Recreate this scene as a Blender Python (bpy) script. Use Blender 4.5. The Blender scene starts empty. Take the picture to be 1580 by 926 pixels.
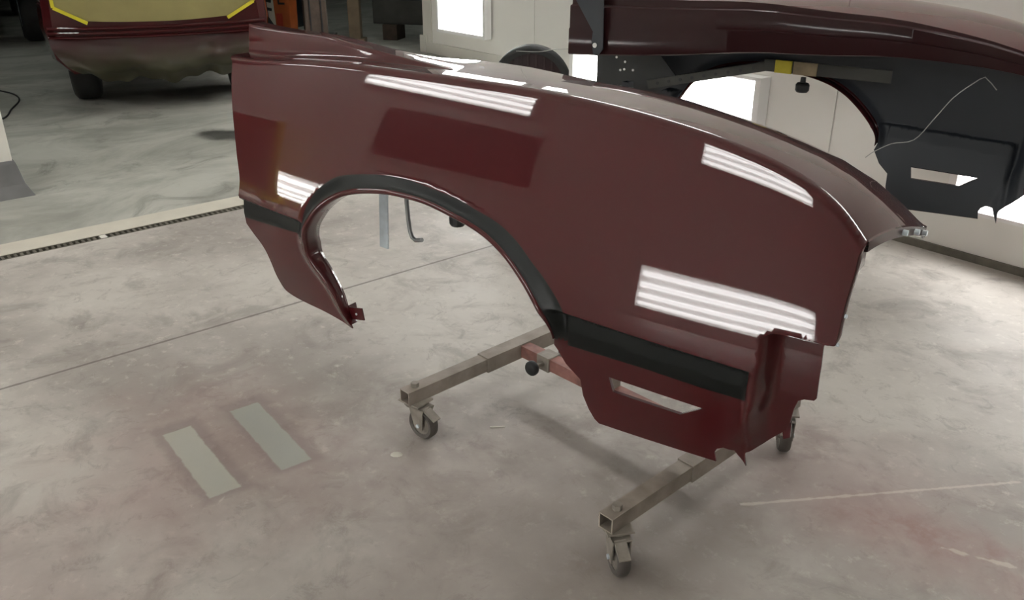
import bpy, bmesh, math, random
import numpy as np
from mathutils import Vector, Matrix
from mathutils.geometry import delaunay_2d_cdt

random.seed(7)
scene = bpy.context.scene
col = scene.collection

# ------------------------------------------------------------------ camera
CAM_H = 1.30
cam_d = bpy.data.cameras.new('camera')
cam_d.sensor_width = 36.0
cam_d.lens = 36.0 * 1340.0 / 1580.0
cam_d.clip_start = 0.05
cam = bpy.data.objects.new('camera', cam_d)
col.objects.link(cam)
cam.location = (0, 0, CAM_H)
cam.rotation_euler = (math.radians(90 - 24.4147), 0, 0)
scene.camera = cam

# ------------------------------------------------------------------ world, exposure
wd = bpy.data.worlds.new('world'); scene.world = wd; wd.use_nodes = True
wd.node_tree.nodes['Background'].inputs[0].default_value = (.8, .85, .9, 1)
wd.node_tree.nodes['Background'].inputs[1].default_value = 0.05
scene.view_settings.view_transform = 'Standard'
scene.view_settings.look = 'None'
scene.view_settings.exposure = 0.24
scene.view_settings.gamma = 1.0
scene.view_settings.use_curve_mapping = False
TUBE_BOOTH = 15.0      # emission of the spray booth tubes
TUBE_SHOP = 9.0        # emission of the tubes in the shop behind

# ------------------------------------------------------------------ helpers
BOOTH = math.atan2(-.768, .64)          # booth axes: local x runs along the long wall, local y across
FEND = math.radians(-35)

def booth(a, b, z=0.0):
    return Vector((a * .64 + b * .768, -a * .768 + b * .64, z))

class MB:
    """collects shapes into one mesh object"""
    def __init__(s): s.v = []; s.f = []; s.m = []
    def add(s, vs, fs, mi=0):
        o = len(s.v); s.v += [tuple(v) for v in vs]
        s.f += [tuple(i + o for i in f) for f in fs]; s.m += [mi] * len(fs)
        return s
    def box(s, c, d, rot=None, mi=0):
        c = Vector(c); vs = []
        for i in range(8):
            p = Vector(((i & 1) - .5, ((i >> 1) & 1) - .5, ((i >> 2) & 1) - .5))
            p = Vector((p.x * d[0], p.y * d[1], p.z * d[2]))
            if rot is not None: p = rot @ p
            vs.append(c + p)
        return s.add(vs, [(0, 2, 3, 1), (4, 5, 7, 6), (0, 1, 5, 4), (2, 6, 7, 3), (0, 4, 6, 2), (1, 3, 7, 5)], mi)
    def lohi(s, lo, hi, mi=0):
        return s.box([(a + b) / 2 for a, b in zip(lo, hi)], [b - a for a, b in zip(lo, hi)], None, mi)
    def cyl(s, a, b, r, n=16, r2=None, cap=True, mi=0):
        a = Vector(a); b = Vector(b); ax = (b - a).normalized()
        u = ax.orthogonal().normalized(); w = ax.cross(u); r2 = r if r2 is None else r2
        vs = []
        for k in range(n):
            t = 2 * math.pi * k / n; d = u * math.cos(t) + w * math.sin(t)
            vs += [a + d * r, b + d * r2]
        fs = [(2 * k, 2 * ((k + 1) % n), 2 * ((k + 1) % n) + 1, 2 * k + 1) for k in range(n)]
        if cap:
            fs.append(tuple(2 * k for k in reversed(range(n)))); fs.append(tuple(2 * k + 1 for k in range(n)))
        return s.add(vs, fs, mi)
    def lathe(s, c, ax, prof, n=28, mi=0):
        """prof: list of (radius, offset along ax)"""
        c = Vector(c); ax = Vector(ax).normalized(); u = ax.orthogonal().normalized(); w = ax.cross(u); m = len(prof)
        vs = []
        for k in range(n):
            t = 2 * math.pi * k / n; d = u * math.cos(t) + w * math.sin(t)
            vs += [c + d * r + ax * h for r, h in prof]
        fs = []
        for k in range(n):
            j = (k + 1) % n
            for i in range(m - 1): fs.append((k * m + i, j * m + i, j * m + i + 1, k * m + i + 1))
        return s.add(vs, fs, mi)
    def tube(s, pts, r, n=8, mi=0):
        pts = [Vector(p) for p in pts]; N = len(pts); vs = []; prev = None
        for i, p in enumerate(pts):
            t = (pts[min(i + 1, N - 1)] - pts[max(i - 1, 0)]).normalized()
            u = t.orthogonal().normalized() if prev is None else (prev - t * prev.dot(t)).normalized()
            prev = u; w = t.cross(u)
            for k in range(n):
                a = 2 * math.pi * k / n; vs.append(p + (u * math.cos(a) + w * math.sin(a)) * r)
        fs = [(i * n + k, i * n + (k + 1) % n, (i + 1) * n + (k + 1) % n, (i + 1) * n + k) for i in range(N - 1) for k in range(n)]
        fs.append(tuple(reversed(range(n)))); fs.append(tuple((N - 1) * n + k for k in range(n)))
        return s.add(vs, fs, mi)
    def grid(s, rows, mi=0, flip=False, closed=False):
        m = len(rows[0]); vs = [p for r in rows for p in r]; fs = []
        for i in range(len(rows) - 1):
            for j in range(m if closed else m - 1):
                k = (j + 1) % m
                q = (i * m + j, i * m + k, (i + 1) * m + k, (i + 1) * m + j)
                fs.append(q[::-1] if flip else q)
        return s.add(vs, fs, mi)
    def prism(s, poly, y0, y1, mi=0):
        """poly: list of (x,z); extruded along y"""
        n = len(poly); vs = [(x, y0, z) for x, z in poly] + [(x, y1, z) for x, z in poly]
        fs = [tuple(range(n)), tuple(reversed(range(n, 2 * n)))] + [(i, i + n, (i + 1) % n + n, (i + 1) % n) for i in range(n)]
        return s.add(vs, fs, mi)
    def build(s, name, mat, parent=None, smooth=False, bevel=0, recalc=True, angle=None):
        me = bpy.data.meshes.new(name); me.from_pydata(s.v, [], s.f)
        mats = mat if isinstance(mat, (list, tuple)) else [mat]
        for m in mats: me.materials.append(m)
        me.polygons.foreach_set('material_index', s.m)
        if recalc:
            bm = bmesh.new(); bm.from_mesh(me); bmesh.ops.recalc_face_normals(bm, faces=bm.faces)
            if bevel:
                bmesh.ops.bevel(bm, geom=[e for e in bm.edges if len(e.link_faces) == 2 and e.calc_face_angle() > .6], offset=bevel, segments=2, affect='EDGES', profile=.6, clamp_overlap=True)
            bm.to_mesh(me); bm.free()
        if smooth:
            me.polygons.foreach_set('use_smooth', [True] * len(me.polygons))
            if angle: me.set_sharp_from_angle(angle=angle)
        me.update()
        o = bpy.data.objects.new(name, me); col.objects.link(o)
        if parent: o.parent = parent
        return o

def tag(o, label=None, cat=None, group=None, kind=None):
    if label: o['label'] = label
    if cat: o['category'] = cat
    if group: o['group'] = group
    if kind: o['kind'] = kind
    return o
def empty(name, loc, rz=0.0, label=None, cat=None, group=None):
    o = bpy.data.objects.new(name, None); col.objects.link(o); o.empty_display_size = .1
    o.location = loc; o.rotation_euler = (0, 0, rz)
    return tag(o, label, cat, group)
def copy_tree(o, parent=None):
    c = o.copy(); col.objects.link(c); c.parent = parent
    for ch in [x for x in o.children]: copy_tree(ch, c)
    return c
def spline(P, step=.01, closed=False):
    """Catmull-Rom through 2-D or 3-D points, resampled"""
    P = [np.array(p, float) for p in P]; out = []
    for i in range(len(P) - 1):
        a = P[i - 1] if i else 2 * P[0] - P[1]; b, c = P[i], P[i + 1]
        d = P[i + 2] if i + 2 < len(P) else 2 * P[-1] - P[-2]
        n = max(1, int(np.linalg.norm(c - b) / step + .5))
        for k in range(n):
            t = k / n
            out.append(.5 * (2 * b + (c - a) * t + (2 * a - 5 * b + 4 * c - d) * t * t + (3 * b - a - 3 * c + d) * t ** 3))
    out.append(P[-1]); return [tuple(float(q) for q in p) for p in out]
def linear(P, step=.01):
    out = []
    for a, b in zip(P[:-1], P[1:]):
        n = max(1, int(math.dist(a, b) / step + .5))
        out += [tuple(a[k] + (b[k] - a[k]) * i / n for k in range(len(a))) for i in range(n)]
    return out + [tuple(P[-1])]

# ------------------------------------------------------------------ materials
def srgb(r, g, b):
    f = lambda c: c / 12.92 if c <= .04045 else ((c + .055) / 1.055) ** 2.4
    return (f(r / 255), f(g / 255), f(b / 255), 1)
def mat(name, c, rough=.5, metal=0.0, coat=0.0, coat_r=.03, var=0.0, scale=8.0, bump=0.0, bscale=60.0, spec=.5, emit=None, estr=0.0, rvar=0.0):
    m = bpy.data.materials.new(name); m.use_nodes = True; nt = m.node_tree; p = nt.nodes['Principled BSDF']
    p.inputs['Base Color'].default_value = c; p.inputs['Roughness'].default_value = rough; p.inputs['Metallic'].default_value = metal
    p.inputs['Coat Weight'].default_value = coat; p.inputs['Coat Roughness'].default_value = coat_r; p.inputs['Specular IOR Level'].default_value = spec
    if emit: p.inputs['Emission Color'].default_value = emit; p.inputs['Emission Strength'].default_value = estr
    if var or bump or rvar:
        tc = nt.nodes.new('ShaderNodeTexCoord'); no = nt.nodes.new('ShaderNodeTexNoise')
        no.inputs['Scale'].default_value = scale; no.inputs['Detail'].default_value = 6
        nt.links.new(tc.outputs['Object'], no.inputs['Vector'])
        if var:
            mx = nt.nodes.new('ShaderNodeMix'); mx.data_type = 'RGBA'
            mx.inputs[6].default_value = tuple(max(0, q * (1 - var)) for q in c[:3]) + (1,); mx.inputs[7].default_value = tuple(min(1, q * (1 + var)) for q in c[:3]) + (1,)
            rp = nt.nodes.new('ShaderNodeMapRange'); rp.inputs[1].default_value = .3; rp.inputs[2].default_value = .7
            nt.links.new(no.outputs['Fac'], rp.inputs[0]); nt.links.new(rp.outputs[0], mx.inputs[0]); nt.links.new(mx.outputs[2], p.inputs['Base Color'])
        if rvar:
            rr = nt.nodes.new('ShaderNodeMapRange'); rr.inputs[3].default_value = rough - rvar; rr.inputs[4].default_value = rough + rvar
            nt.links.new(no.outputs['Fac'], rr.inputs[0]); nt.links.new(rr.outputs[0], p.inputs['Roughness'])
        if bump:
            n2 = nt.nodes.new('ShaderNodeTexNoise'); n2.inputs['Scale'].default_value = bscale; n2.inputs['Detail'].default_value = 4
            bp = nt.nodes.new('ShaderNodeBump'); bp.inputs['Strength'].default_value = bump; bp.inputs['Distance'].default_value = .01
            nt.links.new(tc.outputs['Object'], n2.inputs['Vector']); nt.links.new(n2.outputs['Fac'], bp.inputs['Height']); nt.links.new(bp.outputs['Normal'], p.inputs['Normal'])
    return m
M = {}
M['paint'] = mat('maroon_gloss_paint', (.060, .0060, .0075, 1), .40, 0, 1.0, .02, spec=.08)
M['jamb'] = mat('shaded_maroon_paint', (.026, .0055, .0065, 1), .4, 0, .35, .12, spec=.1)  # darker copy of the maroon paint; puts backlit shade into the flange colour
M['black'] = mat('satin_black_paint', (.0045, .0060, .0055, 1), .40, 0, .0, spec=.28)
M['under'] = mat('black_underside_coating', (.028, .034, .043, 1), .46, 0, .0, bump=.04, bscale=240)
M['steel'] = mat('dusty_steel', srgb(142, 135, 126), .6, .1, var=.3, scale=22, bump=.12, bscale=120)
M['steel_over'] = mat('overspray_steel', srgb(146, 136, 126), .62, .05, var=.25, scale=16, bump=.1)
M['redbar'] = mat('red_primed_tube', srgb(138, 96, 88), .6, .1, var=.35, scale=26)
M['zinc'] = mat('zinc_strap', srgb(196, 206, 212), .42, .25, var=.12, scale=30)
M['rod'] = mat('grey_rod', srgb(120, 122, 122), .45, .6, var=.12, scale=30)
M['rubber'] = mat('dark_rubber', (.012, .013, .014, 1), .55, var=.2, scale=40)
M['tread'] = mat('grey_caster_tread', srgb(88, 83, 78), .6, var=.25, scale=40)
M['tyre'] = mat('tyre_rubber', (.014, .014, .014, 1), .7, var=.3, scale=12)
M['white'] = mat('white_booth_wall', srgb(236, 234, 228), .42, var=.03, scale=1.2)
M['wtrim'] = mat('white_trim', srgb(222, 219, 210), .45, var=.04, scale=3)
M['housing'] = mat('white_enamel', srgb(240, 240, 238), .35)
M['tube'] = mat('booth_tube', (1, 1, 1, 1), .3, emit=(1.0, .99, .975, 1), estr=TUBE_BOOTH)
M['lowtube'] = mat('booth_tube_low_right', (1, 1, 1, 1), .3, emit=(1.0, .99, .975, 1), estr=TUBE_BOOTH * .5)
M['shoptube'] = mat('shop_tube', (1, 1, 1, 1), .3, emit=(.93, 1.0, .95, 1), estr=TUBE_SHOP)
M['wire'] = mat('galvanised_wire', srgb(165, 165, 162), .4, .5)
M['dark'] = mat('dark_shop_wall', srgb(58, 60, 58), .8, var=.2, scale=2)
M['darkmetal'] = mat('dark_steel_frame', srgb(66, 66, 62), .55, .3, var=.25, scale=8)
M['ceil'] = mat('white_ceiling', srgb(232, 230, 224), .6)
M['shopceil'] = mat('grey_shop_ceiling', srgb(120, 120, 116), .8)

# ------------------------------------------------------------------ floor
def floor_material():
    m = bpy.data.materials.new('stained_concrete'); m.use_nodes = True; nt = m.node_tree; L = nt.links.new
    p = nt.nodes['Principled BSDF']; tc = nt.nodes.new('ShaderNodeTexCoord'); P = tc.outputs['Object']
    def N(t, **k):
        n = nt.nodes.new(t)
        for a, b in k.items(): setattr(n, a, b)
        return n
    def noise(scale, detail=6, vec=P, rough=.55, dist=0):
        n = N('ShaderNodeTexNoise'); n.inputs['Scale'].default_value = scale; n.inputs['Detail'].default_value = detail
        n.inputs['Roughness'].default_value = rough; n.inputs['Distortion'].default_value = dist; L(vec, n.inputs['Vector']); return n.outputs['Fac']
    def rng(v, a, b, c=0., d=1., smooth=True):
        n = N('ShaderNodeMapRange'); n.interpolation_type = 'SMOOTHSTEP' if smooth else 'LINEAR'; L(v, n.inputs[0])
        for i, q in zip((1, 2, 3, 4), (a, b, c, d)): n.inputs[i].default_value = q
        return n.outputs[0]
    def mth(op, a, b=None, clamp=False):
        n = N('ShaderNodeMath', operation=op, use_clamp=clamp)
        for i, q in enumerate((a, b)):
            if q is None: continue
            if isinstance(q, (int, float)): n.inputs[i].default_value = q
            else: L(q, n.inputs[i])
        return n.outputs[0]
    def mix(a, b, f):
        n = N('ShaderNodeMix', data_type='RGBA')
        for i, q in ((6, a), (7, b), (0, f)):
            if isinstance(q, tuple): n.inputs[i].default_value = q
            elif isinstance(q, (int, float)): n.inputs[i].default_value = q
            else: L(q, n.inputs[i])
        return n.outputs[2]
    def mapping(loc, rot=0, sc=(1, 1, 1)):
        # centre, rotate and scale object coordinates
        a = N('ShaderNodeVectorMath', operation='SUBTRACT'); L(P, a.inputs[0]); a.inputs[1].default_value = (loc[0], loc[1], 0)
        r = N('ShaderNodeVectorRotate', rotation_type='Z_AXIS'); L(a.outputs[0], r.inputs['Vector']); r.inputs['Angle'].default_value = -rot
        s = N('ShaderNodeVectorMath', operation='MULTIPLY'); L(r.outputs[0], s.inputs[0]); s.inputs[1].default_value = sc
        return s.outputs[0]
    wob = noise(6, 5)
    fine = noise(30, 6)
    def blob(loc, rx, ry, rot=0, soft=.9, amt=.5):
        v = mapping(loc, rot, (1 / rx, 1 / ry, 0)); n = N('ShaderNodeVectorMath', operation='LENGTH'); L(v, n.inputs[0])
        d = mth('ADD', n.outputs['Value'], mth('MULTIPLY', mth('SUBTRACT', wob, .5), amt * 2))
        return rng(d, 1.0, 1.0 - soft)
    def rect(loc, hx, hy, rot=0, soft=.05, amt=.06):
        v = mapping(loc, rot, (1, 1, 0)); s = N('ShaderNodeSeparateXYZ'); L(v, s.inputs[0])
        wv = mth('MULTIPLY', mth('SUBTRACT', fine, .5), amt)
        dx = mth('SUBTRACT', mth('ABSOLUTE', s.outputs[0]), hx); dy = mth('SUBTRACT', mth('ABSOLUTE', s.outputs[1]), hy)
        return rng(mth('ADD', mth('MAXIMUM', dx, dy), wv), soft, 0.0)
    big = noise(1.1, 7, rough=.6); med = noise(4.5, 8, rough=.65, dist=.6); sm = noise(22, 8, rough=.7)
    c = mix(srgb(160, 154, 148), srgb(196, 191, 184), rng(big, .36, .64))
    c = mix(c, srgb(138, 132, 126), mth('MULTIPLY', rng(med, .48, .68), .55))
    c = mix(c, srgb(132, 126, 120), mth('MULTIPLY', rng(noise(13, 9, rough=.75, dist=.8), .52, .66), .40))
    c = mix(c, srgb(214, 209, 200), mth('MULTIPLY', rng(sm, .54, .70), .45))
    c = mix(c, srgb(232, 228, 220), mth('MULTIPLY', rng(noise(9, 10, rough=.75, dist=1.2), .64, .72), .55))
    # shop floor beyond the drain: greyer, blotchy
    sx = N('ShaderNodeSeparateXYZ'); L(P, sx.inputs[0])
    shop = rng(sx.outputs[0], -3.98, -4.02)
    st = noise(1.0, 8, mapping((0, 0), 0, (1.6, 1.0, 1)), .65, .8)
    sc = mix(srgb(146, 146, 138), srgb(182, 182, 174), rng(st, .36, .62))
    sc = mix(sc, srgb(104, 102, 94), mth('MULTIPLY', rng(noise(2.6, 8, rough=.7, dist=1.0), .54, .72), .6))
    c = mix(c, sc, shop)
    # worn red overspray
    pink = srgb(158, 128, 124)
    for loc, rx, ry, rot, a in [((-1.98, .62), .62, .50, 0, .42), ((-1.7, .05), .5, .6, .3, .25), ((-.62, 1.72), .42, .16, .35, .50), ((-.85, 1.75), .55, .42, .3, .35), ((-1.25, 1.0), .9, .55, 0, .18), ((-.35, 1.7), .35, .12, .3, .38)]:
        c = mix(c, pink, mth('MULTIPLY', blob(loc, rx, ry, rot), a))
    c = mix(c, srgb(136, 84, 80), mth('MULTIPLY', mth('MULTIPLY', blob((-.60, 1.73), .30, .09, .35), rng(noise(14, 8, rough=.7), .42, .62)), .36))
    # damp darker concrete round the stand, with painted falloff of light near the camera
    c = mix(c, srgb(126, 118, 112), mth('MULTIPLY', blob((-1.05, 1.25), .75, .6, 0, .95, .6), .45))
    c = mix(c, srgb(132, 124, 119), mth('MULTIPLY', blob((-1.05, .75), 1.1, .85, -.4, .95, .5), .40))  # dimmer light towards the camera, put into the floor colour
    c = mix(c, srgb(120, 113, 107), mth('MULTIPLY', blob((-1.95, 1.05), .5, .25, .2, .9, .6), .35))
    # two clean rectangles where something stood during spraying
    clean = mix(srgb(176, 178, 168), srgb(194, 194, 184), med)
    c = mix(c, srgb(118, 102, 100), mth('MULTIPLY', rect((-1.962, .582), .190, .050, -.03, .03, .03), .35))
    c = mix(c, clean, mth('MULTIPLY', rect((-1.95, .577), .171, .0355, -.03, .006, .012), .85))
    c = mix(c, srgb(118, 102, 100), mth('MULTIPLY', rect((-1.962, .773), .190, .050, -.045, .03, .03), .30))
    c = mix(c, mix(srgb(160, 164, 156), srgb(178, 180, 172), med), mth('MULTIPLY', rect((-1.947, .767), .174, .0385, -.045, .006, .012), .85))
    # saw-cut joint, pale scratch, oil, broad dark patch under the masked car
    c = mix(c, srgb(104, 96, 90), mth('MULTIPLY', rect((-2.677, 1.2), .0035, 1.6, 0, .004, .006), .75))
    c = mix(c, srgb(226, 218, 208), mth('MULTIPLY', rect((-.75, 1.80), 0.002, .36, -.57, .004, .016), .38))
    c = mix(c, srgb(226, 218, 208), mth('MULTIPLY', rect((-.42, 1.78), .16, .002, .42, .006, .04), .35))
    c = mix(c, srgb(40, 40, 38), mth('MULTIPLY', blob((-5.22, 2.08), .34, .16, .5, .5, .5), .85))
    c = mix(c, srgb(60, 58, 54), mth('MULTIPLY', blob((-6.6, 2.7), .8, .7, .5, .8, .4), .5))
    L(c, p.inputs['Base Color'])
    L(rng(med, .2, .8, .42, .62), p.inputs['Roughness']); p.inputs['Specular IOR Level'].default_value = .3
    b = N('ShaderNodeBump'); b.inputs['Strength'].default_value = .12; b.inputs['Distance'].default_value = .008
    L(mth('ADD', sm, mth('MULTIPLY', med, .8)), b.inputs['Height']); L(b.outputs['Normal'], p.inputs['Normal'])
    return m

def struct(name, mb, m, **k):
    o = mb.build(name, m, **k); o['kind'] = 'structure'; o.rotation_euler = (0, 0, BOOTH); return o

# concrete in two slabs with the drain trench left open between them
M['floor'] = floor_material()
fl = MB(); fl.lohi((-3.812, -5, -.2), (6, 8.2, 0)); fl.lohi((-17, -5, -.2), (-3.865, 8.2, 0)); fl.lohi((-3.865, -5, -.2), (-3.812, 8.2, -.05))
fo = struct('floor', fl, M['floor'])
M['apron'] = mat('pale_concrete_strip', srgb(202, 197, 184), .6, var=.07, scale=7, bump=.1, bscale=60)
struct('trim_1', MB().lohi((-4.005, -.9, -.02), (-3.862, 3.6, .003)), M['apron'])

# trench drain grate: frame rails plus cross slats
M['grate'] = mat('drain_grate_steel', srgb(112, 108, 98), .6, .3, var=.2, scale=20)
dg = empty('drain_grate', booth(-3.838, .4), BOOTH, 'long narrow steel trench drain grate set across the concrete floor', 'drain')
MB().lohi((-.027, -1.2, -.03), (-.022, 2.6, .001)).build('rail', M['grate'], dg)
MB().lohi((.021, -1.2, -.03), (.026, 2.6, .001)).build('rail', M['grate'], dg)
sl = MB()
for k in range(160): sl.lohi((-.022, -1.2 + k * .02375, -.02), (.021, -1.2 + k * .02375 + .011, -.001))
tag(sl.build('slats', M['grate'], dg), kind='stuff')
MB().lohi((-.022, .49, -.02), (.021, .515, .001)).build('joint_plate', M['wtrim'], dg)

# ------------------------------------------------------------------ booth and shop shell
BH = 3.2
def panel_wall(name, a0, a1, b0, b1, seams, axis, z1=BH, m='white'):
    """wall slab with shallow recessed panel joints on its room side"""
    w = MB(); w.lohi((a0, b0, 0), (a1, b1, z1)); return struct(name, w, M[m])
wr = MB()
wr.lohi((-3.62, 3.50, 0), (6, 3.62, BH))
wall_right = struct('wall_right', wr, M['white'])
for a, b in ((-3.617, -2.0), (-1.997, -.36), (-.357, 1.2), (1.203, 2.8), (2.803, 4.4)):
    MB().lohi((a, 3.492, .012), (b - .003, 3.502, BH)).build('wall_panel', M['white'], wall_right, bevel=.002)
struct('baseboard_right', MB().lohi((-3.62, 3.478, 0), (6, 3.494, .03)), M['grate'])
struct('wall_return', MB().lohi((-3.62, 3.62, 0), (-3.5, 4.95, BH)), M['white'])
wall_far = struct('wall_far', MB().lohi((-7.12, 4.95, 0), (-3.5, 5.07, BH)), M['white'])
for a, b in ((-7.12, -5.645), (-5.64, -3.5)):
    MB().lohi((a, 4.943, .10), (b, 4.952, BH)).build('wall_panel', M['white'], wall_far, bevel=.002)
struct('baseboard_far', MB().lohi((-7.3, 4.925, 0), (-3.6, 4.955, .10)), M['wtrim'])
struct('trim_2', MB().lohi((-7.26, 4.93, 0), (-7.12, 5.09, BH)).lohi((-7.30, 4.915, 0), (-7.20, 4.95, .16)), M['wtrim'])
wall_left = struct('wall_left', MB().lohi((-5.6, -2.32, 0), (6, -2.20, BH)), M['white'])
struct('wall_front', MB().lohi((4.6, -2.3, 0), (4.72, 3.6, BH)), M['white'])
struct('ceiling', MB().lohi((-5.6, -2.4, BH), (6, 5.1, BH + .1)), M['ceil'])
# shop beyond
struct('wall_back', MB().lohi((-16.2, -5, 0), (-16, 8.2, 4.6)), M['dark'])
struct('wall_shop_left', MB().lohi((-17, -5.1, 0), (-4.5, -5, 4.6)), M['dark'])
struct('wall_shop_right', MB().lohi((-17, 8.2, 0), (-3.5, 8.3, 4.6)), M['dark'])
struct('wall_header', MB().lohi((-4.7, -5, 2.9), (-4.58, 5, 4.6)), M['white'])
struct('ceiling_shop', MB().lohi((-17, -5.1, 4.6), (-3.4, 8.3, 4.7)), M['shopceil'])

# unseen dark window added to the left wall for the near fender's dark reflection
wn = MB().lohi((-3.45, -2.205, .95), (-2.35, -2.185, 1.65))
wo = wn.build('added_dark_window', mat('matte_dark_pane', (.13, .085, .085, 1), .5, spec=.1)); wo.rotation_euler = (0, 0, BOOTH); wo['kind'] = 'structure'
fr = MB()
fr.lohi((-3.49, -2.205, .91), (-3.45, -2.18, 1.69)); fr.lohi((-2.35, -2.205, .91), (-2.31, -2.18, 1.69)); fr.lohi((-3.45, -2.205, .91), (-2.35, -2.18, .95)); fr.lohi((-3.45, -2.205, 1.65), (-2.35, -2.18, 1.69))
fr.build('added_window_frame', M['wtrim'], wo)

# ------------------------------------------------------------------ light fixtures (four tubes in a white tray)
def make_fixture(tube_mat):
    r = empty('light_fixture', (0, 0, 0))
    h = MB(); L2, H2 = .63, .19
    h.lohi((-L2, -.012, -H2), (L2, 0, H2))
    h.lohi((-L2, -.075, -H2), (L2, -.012, -H2 + .015)); h.lohi((-L2, -.075, H2 - .015), (L2, -.012, H2))
    h.lohi((-L2, -.075, -H2 + .015), (-L2 + .03, -.012, H2 - .015)); h.lohi((L2 - .03, -.075, -H2 + .015), (L2, -.012, H2 - .015))
    h.build('housing', M['housing'], r)
    for k in range(4):
        z = -.123 + k * .082
        MB().cyl((-.585, -.046, z), (.585, -.046, z), .017, 10).build('tube', tube_mat, r, smooth=True, angle=.7)
    return r
fx0 = make_fixture(M['tube']); first = [True]
def fixture(loc, rot, label, group, src):
    if src['new']: o = src['root']; src['new'] = False
    else: o = copy_tree(src['root'])
    o.location = loc; o.rotation_euler = rot; tag(o, label, 'light', group); return o
srcA = dict(root=fx0, new=True)
where = {-5: 'by the shop opening', 0: 'middle', 1: 'front'}
srcL = dict(root=make_fixture(M['lowtube']), new=True)
for a, t in ((-2.97, 'nearest the shop'), (-.80, 'farther from the shop')):
    # local -y faces the room: on the right wall the local frame already matches the booth axes
    fixture(booth(a, 3.49, .40), (0, 0, BOOTH), 'low four tube light on the right booth wall, ' + t, 'low booth wall lights', srcL)
    fixture(booth(a, 3.38, 2.55), (math.radians(22), 0, BOOTH), 'high slanted four tube light on the right booth wall, ' + t, 'high booth wall lights', srcA)
for a, hi, t in ((-4.43, -3.10, 'nearest the shop'), (-.66, -.42, 'farther from the shop')):
    lf = fixture(booth(a, -2.19, .41), (0, 0, BOOTH + math.pi), 'low four tube light on the left booth wall, ' + t, 'low booth wall lights', srcA)
    lf.scale = (1.0 if a < -2 else 1.2, 1, 1)
    fixture(booth(hi, -2.16, 2.12), (math.radians(10), 0, BOOTH + math.pi), 'high slanted four tube light on the left booth wall, ' + t, 'high booth wall lights', srcA)
uf = fixture(booth(-6.55, 4.922, .86), (0, math.radians(90), BOOTH), 'wide upright four tube light on the white wall beside the dark opening', 'upright wall lights', srcA)
uf.scale = (1, 1, 1.9)
fixture(booth(-4.6, 4.80, 2.3), (math.radians(20), 0, BOOTH), 'added high slanted light brightening the white wall above the round disc', 'high booth wall lights', srcA)  # added out of view to brighten the far white wall
fixture(booth(-6.1, 4.80, 2.3), (math.radians(20), 0, BOOTH), 'added high slanted light brightening the white wall beside the dark opening', 'high booth wall lights', srcA)  # extra unseen light, added so the fender top reflects a brighter wall
fixture(booth(-4.35, -1.15, 2.88), (math.radians(90), 0, BOOTH), 'added ceiling light brightening the booth corner by the brown board', 'added booth lights', srcA)  # added out of view to brighten the left wall and floor
srcB = dict(root=make_fixture(M['shoptube']), new=True)
for k, (a, b) in enumerate(((-6.2, 1.0), (-6.2, 4.0), (-9.5, 0.6), (-9.5, 5.4), (-6.2, -2.8))):
    fixture(booth(a, b, 4.2), (math.radians(90), 0, BOOTH), ['shop ceiling light nearest the drain', 'shop ceiling light nearest the white wall', 'shop ceiling light over the parked cars', 'shop ceiling light over the wooden posts', 'shop ceiling light in the far left bay'][k], 'shop ceiling lights', srcB)

# ------------------------------------------------------------------ fenders
# outlines of the pressing in metres: (distance from the door edge, height)
CREST = [(-0.1321,0.9180),(-0.0575,0.9172),(0.0146,0.9218),(0.0856,0.9279),(0.1565,0.9333),(0.2277,0.9371),(0.2995,0.9394),(0.3718,0.9404),(0.4445,0.9406),(0.5173,0.9404),(0.5902,0.9401),(0.6628,0.9397),(0.7351,0.9392),(0.8071,0.9383),(0.8788,0.9366),(0.9504,0.9338),(1.0220,0.9296),(1.0938,0.9236),(1.1658,0.9158),(1.2379,0.9058),(1.3099,0.8935),(1.3812,0.8781),(1.4507,0.8585),(1.5169,0.8324),(1.5774,0.7961),(1.6270,0.7430)]
FRONT = [(1.627,0.743),(1.622,0.720),(1.622,0.685),(1.619,0.639),(1.618,0.594),(1.618,0.565),(1.615,0.550)]
NOSE_BOTTOM = [(1.615,0.550),(1.607,0.547),(1.598,0.549)]
RECESS = [(1.588,0.523),(1.591,0.485),(1.593,0.413),(1.589,0.407),(1.570,0.404),(1.559,0.397),(1.552,0.373),(1.547,0.335),(1.539,0.312),(1.497,0.263),(1.464,0.229),(1.462,0.220),(1.464,0.186)]
BOTTOM = [(1.443,0.233),(1.420,0.235),(1.406,0.226),(1.400,0.213),(1.404,0.187),(1.111,0.180),(1.100,0.190),(1.087,0.215),(1.075,0.253),(1.072,0.300),(1.036,0.333),(1.009,0.379)]
ARCH = [(1.016,0.402),(1.012,0.440),(0.997,0.474),(0.969,0.510),(0.936,0.545),(0.891,0.584),(0.838,0.616),(0.784,0.636),(0.730,0.649),(0.653,0.664),(0.592,0.668),(0.532,0.668),(0.475,0.662),(0.416,0.651),(0.362,0.634),(0.319,0.611),(0.284,0.585),(0.260,0.561),(0.232,0.522),(0.210,0.484),(0.196,0.450),(0.194,0.418),(0.208,0.390),(0.235,0.357),(0.264,0.310),(0.284,0.255),(0.306,0.217)]
REAR_LOW = [(0.303,0.202),(0.283,0.205),(0.239,0.216),(0.187,0.225),(0.119,0.231),(0.063,0.238),(0.027,0.250),(0.013,0.271),(0.003,0.303),(-0.001,0.340),(-0.009,0.375),(-0.023,0.400),(-0.044,0.423),(-0.068,0.453)]
REAR = [(-0.061,0.506),(-0.044,0.590),(-0.059,0.659),(-0.075,0.728),(-0.091,0.796),(-0.104,0.863),(-0.110,0.905)]
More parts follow.
